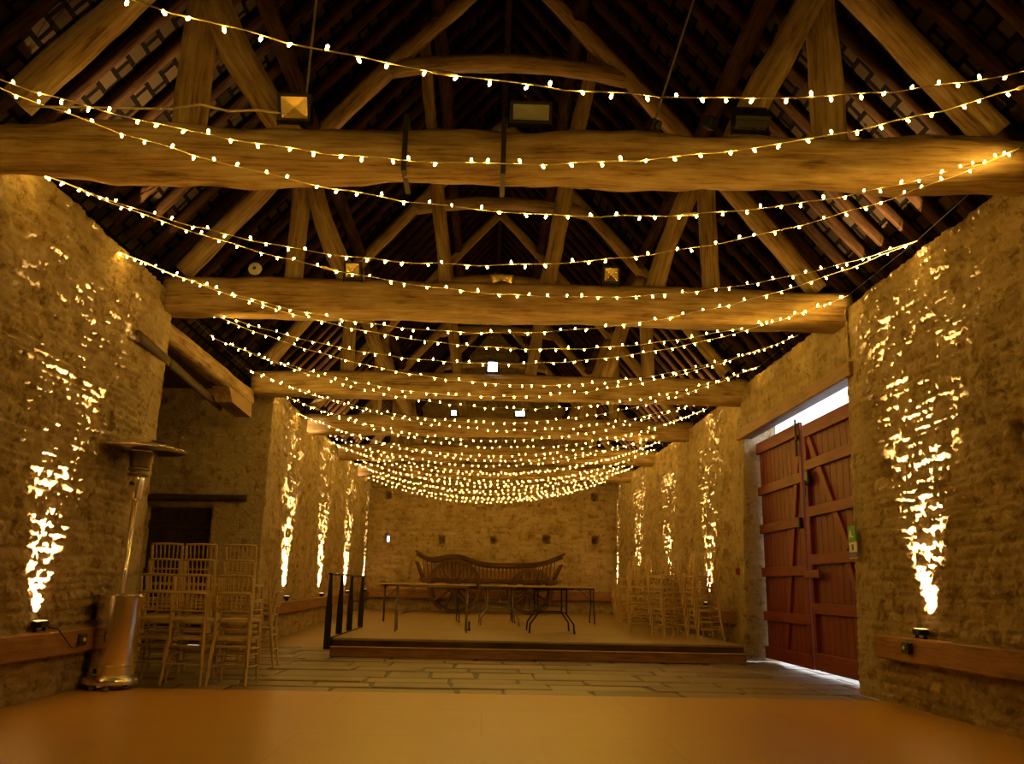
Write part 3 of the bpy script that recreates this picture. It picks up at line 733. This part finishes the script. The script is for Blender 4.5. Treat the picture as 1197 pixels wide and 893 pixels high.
for i, (a, b) in enumerate(spans):
    A, B = Vector(a), Vector(b); sag = .82 + rb.uniform(-.04, .04)
    if i == 0: sag = .86
    def pt(f, jit=True):
        p = A.lerp(B, f); p.z -= sag*4*f*(1-f)
        return p
    t = thing('fairy_light_string', f'warm fairy light garland, the {ordn[i]} from the camera sagging between the two side walls', 'fairy lights', A, 0, 'fairy light garlands')
    m = MB(); seg = 48 if i < 12 else 28
    P_ = []
    for q in range(seg+1):
        p = pt(q/seg)-A; p.z += .006*math.sin(q*1.7+i); p.y += .006*math.sin(q*2.3); P_.append(p)
    m.tube(P_, .0038 if i < 10 else .003, 5, cap=False); m.build('cable', CABLE, t, smooth=True)
    n = int((B-A).length/.145); ph0 = rb.uniform(.1, .9)
    for q in range(n):
        f = (q+ph0+rb.uniform(-.22, .22))/n
        o = bpy.data.objects.new('bulb', bulbm[rb.randrange(6)]); COL.objects.link(o); o.parent = t; o.location = pt(f)-A
        o.rotation_euler = (0, 0, rb.uniform(0, 6.28))
    if i in (0, 1, 2, 4, 5, 6):
        f = (.44, .87, .66, .64, .3, .7, .5)[i] if i < 7 else .5
        p = pt(f)-A; p2 = pt(f+.012)-A
        m = MB(); m.tube([p.lerp(p2, -.2), p, p2, p.lerp(p2, 1.2)], [.004, .011, .011, .004], 8); m.build('connector', CABLE, t, smooth=True)
for nodes, sn in ((Ln, 'left'), (Rn, 'right')):
    m = MB(); m.tube([Vector(p) for p in nodes], .003, 5)
    tag(m.build('support_wire', BLKM), f'thin support wire for the fairy lights along the {sn} wall top', 'wire')

# stage --------------------------------------------------------------
st = thing('stage', 'low timber stage platform with dark stepped front across the hall', 'stage', (.8, 12.4, 0))
m = MB(); m.box((-.02, 6.96, .235), (5.76, 13.7, .03), bev=.004); m.build('stage_top', STAGE, st)
m = MB(); m.box((-.02, 6.96, .11), (5.70, 13.6, .22)); m.build('riser', DARKW, st)
m = MB(); m.box((-.02, .085, .165), (5.76, .05, .11), bev=.004); m.build('upper_fascia', DARKW, st)
m = MB(); m.box((-.02, .05, .066), (5.8, .06, .128), bev=.004); m.build('lower_fascia', RAILW, st)
m = MB(); m.box((-.02, .045, .136), (5.8, .09, .014), bev=.004); m.build('nosing', TOPW, st)
t = thing('handrail', 'black metal handrail with four flat posts at the stage left edge', 'handrail', (-2.13, 12.4, 0))
tops = []
for k, yy in enumerate((.0, .95, 1.95, 3.2)):
    m = MB(); z0 = .1 if k == 0 else .252
    x = -.03
    m.poly([(x-.045, z0), (x+.045, z0), (x+.045, .6), (x+.018, 1.1), (x-.018, 1.1), (x-.045, .6)], 0, .016, M=Matrix.Rotation(PI/2, 3, 'X'), o=(0, yy, 0))
    m.build('post', BLKM, t)
m = MB(); m.box((-.03, 1.6, 1.115), (.06, 3.35, .03), bev=.008); m.build('top_rail', BLKM, t)
m = MB(); m.box((-.0, 1.6, .2), (.02, 3.3, .12)); m.build('foot_plate', BLKM, t)
t = thing('peg', 'small dark upright peg standing on the stage by the left trestle table', 'peg', (-.25, 15.1, .25))
m = MB(); m.lathe([(.03, 0), (.03, .02), (.016, .03), (.016, .13), (.011, .15), (0, .155)], n=12); m.build('body', BLKM, t, smooth=True)

# trestle tables -------------------------------------------------------
SZ = .252
def frame_straight(mb, x, w, h):
    for s_ in (-1, 1):
        mb.tube([(x, s_*w, h), (x, s_*w, h*.45), (x+(.0), s_*(w+.03), 0)], .0135, 8)
    mb.tube([(x, -w, h*.47), (x, w, h*.47)], .010, 8); mb.tube([(x, -w, h-.03), (x, w, h-.03)], .010, 8)
def frame_bent(mb, x, w, h):
    for s_ in (-1, 1):
        mb.tube([(x, s_*(w-.12), h), (x, s_*(w-.12), h*.42), (x, s_*w, h*.2), (x, s_*(w+.01), 0)], .0145, 8)
    mb.tube([(x, -(w-.12), h*.45), (x, w-.12, h*.45)], .011, 8); mb.tube([(x, -(w-.12), h-.03), (x, w-.12, h-.03)], .011, 8)
def trestle(label, loc, rz, L, W, bent, mat, H=.76, rnd=False):
    t = thing('trestle_table', label, 'table', loc, rz, 'folding tables on the stage')
    m = MB()
    if rnd: m.lathe([(L/2-.006, H-.028), (L/2, H-.022), (L/2, H-.006), (L/2-.006, H)], n=48)
    else: m.box((0, 0, H-.014), (L, W, .028), bev=.005)
    o = m.build('table_top', TOPW, t)
    fx = (L/2-.14) if not rnd else .48
    for s_ in (-1, 1):
        m = MB(); (frame_bent if bent else frame_straight)(m, s_*fx, .36 if bent else W/2-.09, H-.03); m.build('leg_frame', mat, t, smooth=True)
        m = MB(); m.tube([(s_*fx, 0, (H-.03)*.6), (s_*(fx-.3), 0, H-.045)], .008, 6); m.tube([(s_*fx, -.2, (H-.03)*.6), (s_*fx, .2, (H-.03)*.6)], .008, 6); m.build('folding_stay', mat, t, smooth=True)
    for s_ in (-1, 1):
        m = MB(); m.box((0, s_*(W/2-.06 if not rnd else .33), H-.045), ((L-.3) if not rnd else 1.1, .025, .03)); m.build('apron_rail', mat, t)
    return t
trestle('nearer left trestle table with pale straight tubular legs', (-.86, 14.55, SZ), .05, 1.42, .68, False, STEELD)
trestle('round folding table at the right with dark bent legs facing the camera', (1.12, 15.1, SZ), PI/2, 1.75, .75, True, BLKM, rnd=True)
trestle('middle folding table between the left trestle and the round table, farther back', (.28, 17.6, SZ), PI/2+.03, 1.5, .75, True, STEELD)
trestle('long table behind the round table with its bent legs at the far right', (1.45, 18.9, SZ), .02, 2.0, .75, True, BLKM)
trestle('farther left trestle table standing before the waggon', (-1.3, 18.3, SZ), .1, 1.8, .72, True, BLKM)

# waggon -----------------------------------------------------------------
wg = thing('farm_waggon', 'old wooden bow-sided farm waggon with spoked wheels at the end wall', 'waggon', (.1, 24.3, SZ))
def rz_(x):  # top rail profile (local x from -2 to 2)
    return 1.22+.10*(abs(x)/2)**2.2 + (.20*math.exp(-((x+.92)/.55)**2)) + (.18*max(0, (x-1.2)/.8)**1.6) + (.20*max(0, (-x-1.5)/.5)**1.5)
for s_ in (-1, 1):
    yb = s_*.5
    m = MB(); pts = [Vector((x, yb*(1.12), rz_(x)+.03)) for x in np.linspace(-1.98, 2.0, 34)]
    m.tube(pts, .035, 8); pts = [Vector((x, yb*1.3, rz_(x)+.1)) for x in np.linspace(-2.0, 2.05, 34)]
    m.tube(pts, .03, 8)
    m.build('top_rail', WAGW, wg, smooth=True)
    m = MB()
    for x in np.linspace(-1.75, 1.75, 34):
        m.tube([(x, yb, .93), (x*1.02, yb*1.12, rz_(x)+.03)], .013, 6)
    m.build('spindles', WAGW, wg)
    m = MB(); nseg = 24; xs_ = np.linspace(-1.75, 1.72, nseg)
    for k in range(nseg-1):
        xa, xb = xs_[k], xs_[k+1]
        m.quad((xa, yb*.97, .88), (xb, yb*.97, .88), (xb, yb*1.06, rz_(xb)-.08), (xa, yb*1.06, rz_(xa)-.08))
    o = m.build('side_board', plain('waggon_side_paint', (.30, .17, .075), .6, var=.3, bscale=8), wg)
    sm = o.modifiers.new('Solidify', 'SOLIDIFY'); sm.thickness = .02
    m = MB(); m.box((0, yb, .87), (3.75, .08, .1), bev=.01); m.build('sill', WAGW, wg)
m = MB(); m.box((0, 0, .83), (3.7, .95, .05), bev=.01); m.build('floor_boards', WAGW, wg)
for xe, xo in ((-1.8, -2.0), (1.75, 2.0)):
    m = MB(); m.box(((xe+xo)/2, 0, 1.1), (.05, 1.0, .55), rot=Matrix.Rotation(math.atan2(xo-xe, .5), 3, 'Y'), bev=.01); m.build('end_board', WAGW, wg)
def wheel(r, x, y):
    h = MB(); RXw = Matrix.Rotation(PI/2, 3, 'X')
    n = 40; prof = [(r-.07, -.03), (r-.0, -.03), (r, .03), (r-.07, .03), (r-.07, -.03)]
    h.lathe(prof, (0, 0, 0), n, axis=RXw, cap=False)
    w = h.build('wheel', WAGW, wg, loc=(x, y, r))
    q = MB(); q.lathe([(.0, -.16), (.06, -.16), (.09, -.05), (.09, .05), (.06, .14), (0, .14)], n=20, axis=RXw); q.build('hub', WAGW, w, smooth=True)
    for k in range(12):
        a = 2*PI*k/12+.1; q = MB(); q.tube([(math.cos(a)*.07, 0, math.sin(a)*.07), (math.cos(a)*(r-.06), 0, math.sin(a)*(r-.06))], [.024, .018], 6); q.build('spoke', WAGW, w)
    q = MB(); q.lathe([(r+.001, -.032), (r+.012, -.032), (r+.012, .032), (r+.001, .032)], n=n, axis=RXw, cap=False); q.build('iron_tyre', IRON, w)
for s_ in (-1, 1): wheel(.71, -.92, s_*.72); wheel(.6, 1.13, s_*.7)
m = MB(); m.tube([(-.92, -.75, .71), (-.92, .75, .71)], .045, 8); m.build('axle', WAGW, wg); m = MB(); m.tube([(1.13, -.72, .6), (1.13, .72, .6)], .045, 8); m.build('axle', WAGW, wg)
m = MB(); m.box((0, 0, .7), (3.0, .16, .14), bev=.01); m.box((1.13, 0, .74), (.3, .8, .12)); m.box((-.92, 0, .78), (.3, .8, .1)); m.box((1.75, 0, .72), (.6, .1, .1)); m.build('undercarriage', WAGW, wg)

# patio heater ------------------------------------------------------------
ph = thing('patio_heater', 'tall stainless steel mushroom patio heater against the left wall', 'patio heater', (-3.40, 8.32, .02)); ph.rotation_euler = (0, math.radians(1.2), 0)
m = MB(); m.lathe([(.225, .045), (.245, .05), (.25, .07), (.24, .10), (.21, .125), (.20, .13)], n=48); auto(m.build('base', STEEL, ph))
m = MB(); m.lathe([(.197, .13), (.197, .2), (.2, .203), (.2, .212), (.197, .215), (.197, .8), (.2, .803), (.2, .825), (.19, .838), (.03, .845)], n=56); auto(m.build('cylinder_housing', STEEL, ph), 30)
for a in (-1.9, -1.25, 1.2, 2.0):
    w = MB(); c = (math.cos(a)*.2, math.sin(a)*.2, .025); w.lathe([(.0, -.022), (.026, -.022), (.03, -.012), (.03, .012), (.026, .022), (0, .022)], c, 16, axis=Matrix.Rotation(PI/2, 3, 'Y')); w.build('castor', RUBBER, ph, smooth=True)
m = MB(); m.lathe([(.024, .84), (.026, .845), (.024, .87), (.0245, 1.72)], n=20); m.build('pole', STEEL, ph, smooth=True)
m = MB(); m.lathe([(.026, 1.70), (.055, 1.72), (.058, 1.90), (.055, 1.93)], n=28); auto(m.build('control_box', STEEL, ph))
m = MB(); m.lathe([(.018, 0), (.018, .02), (.012, .03), (0, .03)], (-.03, -.055, 1.86), 14, axis=Matrix.Rotation(PI/2, 3, 'X')); m.build('gas_knob', BLK, ph)
m = MB(); m.lathe([(.06, 1.93), (.098, 1.935), (.1, 1.955), (.085, 1.96), (.085, 1.985), (.1, 1.99), (.1, 2.01), (.08, 2.015), (.09, 2.02), (.115, 2.16), (.1, 2.17)], n=32); auto(m.build('burner_screen', plain('burner_mesh', (.2, .15, .09), .45, .8), ph))
m = MB(); m.lathe([(.405, 2.185), (.41, 2.19), (.405, 2.20), (.3, 2.235), (.2, 2.27), (.06, 2.30), (.0, 2.305)], n=64); m.lathe([(.403, 2.186), (.3, 2.226), (.2, 2.26), (.06, 2.29), (0, 2.294)], n=64)
auto(m.build('reflector_hood', STEEL, ph), 50)
m = MB(); m.lathe([(.012, 0), (.012, .012), (0, .014)], (0, 0, 2.305), 12); m.build('wing_nut', STEEL, ph)
m = MB(); m.box((-.06, -.188, .165), (.035, .012, .045), bev=.004); m.build('vent_slot', BLK, ph)
m = MB(); m.box((-.19, -.09, .42), (.06, .004, .16), rot=Matrix.Rotation(-.45, 3, 'Z')); m.build('paper_tag', WHT, ph)
m = MB(); m.lathe([(.018, 0), (.03, 0), (.03, .012), (.018, .012), (.018, 0)], (-.2, -.06, .66), 20, axis=Matrix.Rotation(-PI/2, 3, 'Y') @ Matrix.Scale(2.0, 3, (1, 0, 0)), cap=False); m.build('handle_ring', BLK, ph)

# chiavari chairs -----------------------------------------------------------
def post(mb, pts, r=.0145):
    P_ = [Vector(p) for p in pts]; L = [0]
    for i in range(1, len(P_)): L.append(L[-1]+(P_[i]-P_[i-1]).length)
    out, rr = [], []
    T = L[-1]; s = 0.0; 
    marks = np.arange(0, T+1e-6, .018)
    ringz = np.arange(.09, T, .115)
    for s in marks:
        i = min(max(0, np.searchsorted(L, s)-1), len(P_)-2); f = (s-L[i])/(L[i+1]-L[i]); out.append(P_[i].lerp(P_[i+1], f))
        rr.append(r*(1.28 if np.min(np.abs(ringz-s)) < .0095 else 1.0)*(1-.18*(s < .06)))
    mb.tube(out, rr, 8)
def make_chair():
    t = thing('chiavari_chair', 'x', 'chair')
    m = MB(); n = 28; pr = []
    # seat: rounded trapezoid board
    c = [(-.185, .18), (.185, .18), (.165, -.17), (-.165, -.17)]; o_ = []
    for k in range(4):
        a, b, d = Vector(c[k-1]), Vector(c[k]), Vector(c[(k+1) % 4]); r = .05
        p0 = b+(a-b).normalized()*r; p1 = b+(d-b).normalized()*r
        for q in range(5): f = q/4; o_.append(p0*(1-f)**2+b*2*f*(1-f)+p1*f*f)
    m.poly([tuple(p) for p in o_][::-1], .425, .452); m.build('seat', CHW, t)
    for s_ in (-1, 1):
        m = MB(); post(m, [(s_*.185, .2, 0), (s_*.172, .17, .25), (s_*.165, .155, .43)]); m.build('leg', CHW, t, smooth=True)
        m = MB(); post(m, [(s_*.188, -.235, 0), (s_*.176, -.19, .25), (s_*.165, -.165, .45), (s_*.163, -.185, .66), (s_*.167, -.225, .87)]); m.build('leg', CHW, t, smooth=True)
    m = MB()
    m.tube([(-.172, -.224, .868), (-.09, -.232, .872), (.0, -.235, .874), (.09, -.232, .872), (.172, -.224, .868)], .0125, 8)
    m.tube([(-.165, -.195, .70), (0, -.203, .70), (.165, -.195, .70)], .010, 8)
    m.tube([(-.163, -.178, .60), (0, -.183, .60), (.163, -.178, .60)], .009, 8)
    for x in np.linspace(-.12, .12, 6): post(m, [(x*.93, -.201, .70), (x, -.232, .87)], .007)
    m.build('backrest', CHW, t, smooth=True)
    m = MB(); m.tube([(-.176, .176, .2), (.176, .176, .2)], .009, 7); m.tube([(-.173, .168, .3), (.173, .168, .3)], .009, 7); m.build('front_stretcher', CHW, t, smooth=True)
    m = MB(); m.tube([(-.178, -.2, .2), (.178, -.2, .2)], .009, 7); m.tube([(-.174, -.175, .36), (.174, -.175, .36)], .009, 7); m.build('back_stretcher', CHW, t, smooth=True)
    for s_ in (-1, 1):
        m = MB(); m.tube([(s_*.177, .175, .17), (s_*.178, -.2, .17)], .009, 7); m.tube([(s_*.173, .168, .28), (s_*.175, -.185, .28)], .009, 7); m.build('side_stretcher', CHW, t, smooth=True)
    return t
ch0 = make_chair(); used = [False]
def stack(x, y, z, rz, n, name, group, step=.17, fwd=.022):
    word = {1: ['only'], 2: ['lower', 'upper'], 3: ['lowest', 'middle', 'topmost'], 4: ['lowest', 'second up', 'third up', 'topmost'], 5: ['lowest', 'second up', 'middle', 'fourth up', 'topmost']}[n]
    for k in range(n):
        c = ch0 if not used[0] else copy_tree(ch0); used[0] = True
        r = rz+random.uniform(-.02, .02)
        c.location = (x+math.sin(-rz)*fwd*k, y+math.cos(rz)*fwd*k, z+step*k); c.rotation_euler = (0, 0, r)
        c['label'] = f'pale spindle-back chair, {word[k]} in {name}'; c['group'] = group
g = 'chairs stacked by the porch'
stack(-2.90, 8.97, 0, .0, 2, 'middle front stack by the patio heater', g)
stack(-2.47, 9.0, 0, -.03, 2, 'right front stack by the porch', g)
stack(-3.29, 9.12, 0, .03, 2, 'left front stack right behind the patio heater', g)
stack(-3.57, 10.02, 0, .02, 4, 'left rear stack before the porch door', g)
stack(-3.18, 10.0, 0, -.0, 4, 'middle rear stack before the porch door', g)
stack(-2.73, 9.98, 0, -.03, 4, 'right rear stack beside the porch pillar', g)
stack(-2.72, 10.85, 0, PI/2+.1, 4, 'sideways stack at the right of the porch chairs', g)
g = 'chairs stacked on the stage'
Rs = [(3.36, 13.45, 4, 1.75), (2.95, 14.15, 4, 1.95), (3.42, 14.9, 4, 1.6), (2.72, 15.3, 3, 1.4), (3.38, 15.9, 4, 1.7), (2.95, 16.6, 4, 1.5), (3.4, 17.2, 4, 1.65), (2.95, 18.0, 4, 1.6), (3.38, 18.8, 4, 1.5), (3.3, 20.0, 4, 1.65), (3.35, 21.2, 4, 1.55)]
order = ['nearest', 'second', 'third', 'fourth', 'fifth', 'sixth', 'seventh', 'eighth', 'ninth', 'tenth', 'farthest']
for k, (x, y, n, r) in enumerate(Rs): stack(x, y, SZ, r, n, f'{order[k]} stack from stage front by right wall', g)

# ---------------------------------------------------------------- daylight outside
w = bpy.data.worlds.new('daylight'); S.world = w; w.use_nodes = True
bg = w.node_tree.nodes['Background']; bg.inputs[0].default_value = (.85, .92, 1, 1); bg.inputs[1].default_value = 1.5

# ---------------------------------------------------------------- camera
f_, pi_, ya, ro, hc = 1000.0, .234, .026, .0205, 1.0
F = Vector((math.sin(ya)*math.cos(pi_), math.cos(ya)*math.cos(pi_), math.sin(pi_)))
R0 = Vector((math.cos(ya), -math.sin(ya), 0)); U0 = R0.cross(F)
R2 = R0*math.cos(ro)+U0*math.sin(ro); U2 = -R0*math.sin(ro)+U0*math.cos(ro)
cam = bpy.data.cameras.new('camera'); co = bpy.data.objects.new('camera', cam); COL.objects.link(co)
M = Matrix(((R2.x, U2.x, -F.x, 0), (R2.y, U2.y, -F.y, 0), (R2.z, U2.z, -F.z, hc), (0, 0, 0, 1)))
co.matrix_world = M; cam.sensor_width = 36; cam.lens = f_/1197*36; cam.clip_start = .05; cam.clip_end = 200
S.camera = co
S.view_settings.view_transform = 'Standard'; S.view_settings.look = 'None'; S.view_settings.gamma = 1; S.view_settings.use_curve_mapping = False
S.view_settings.exposure = 1.05
cy = S.cycles
cy.use_denoising = True
try: cy.denoiser = 'OPENIMAGEDENOISE'; cy.denoising_input_passes = 'RGB_ALBEDO_NORMAL'
except Exception: pass
cy.use_light_tree = True; cy.max_bounces = 6; cy.diffuse_bounces = 4; cy.glossy_bounces = 3; cy.sample_clamp_indirect = 8
cy.caustics_reflective = False; cy.caustics_refractive = False
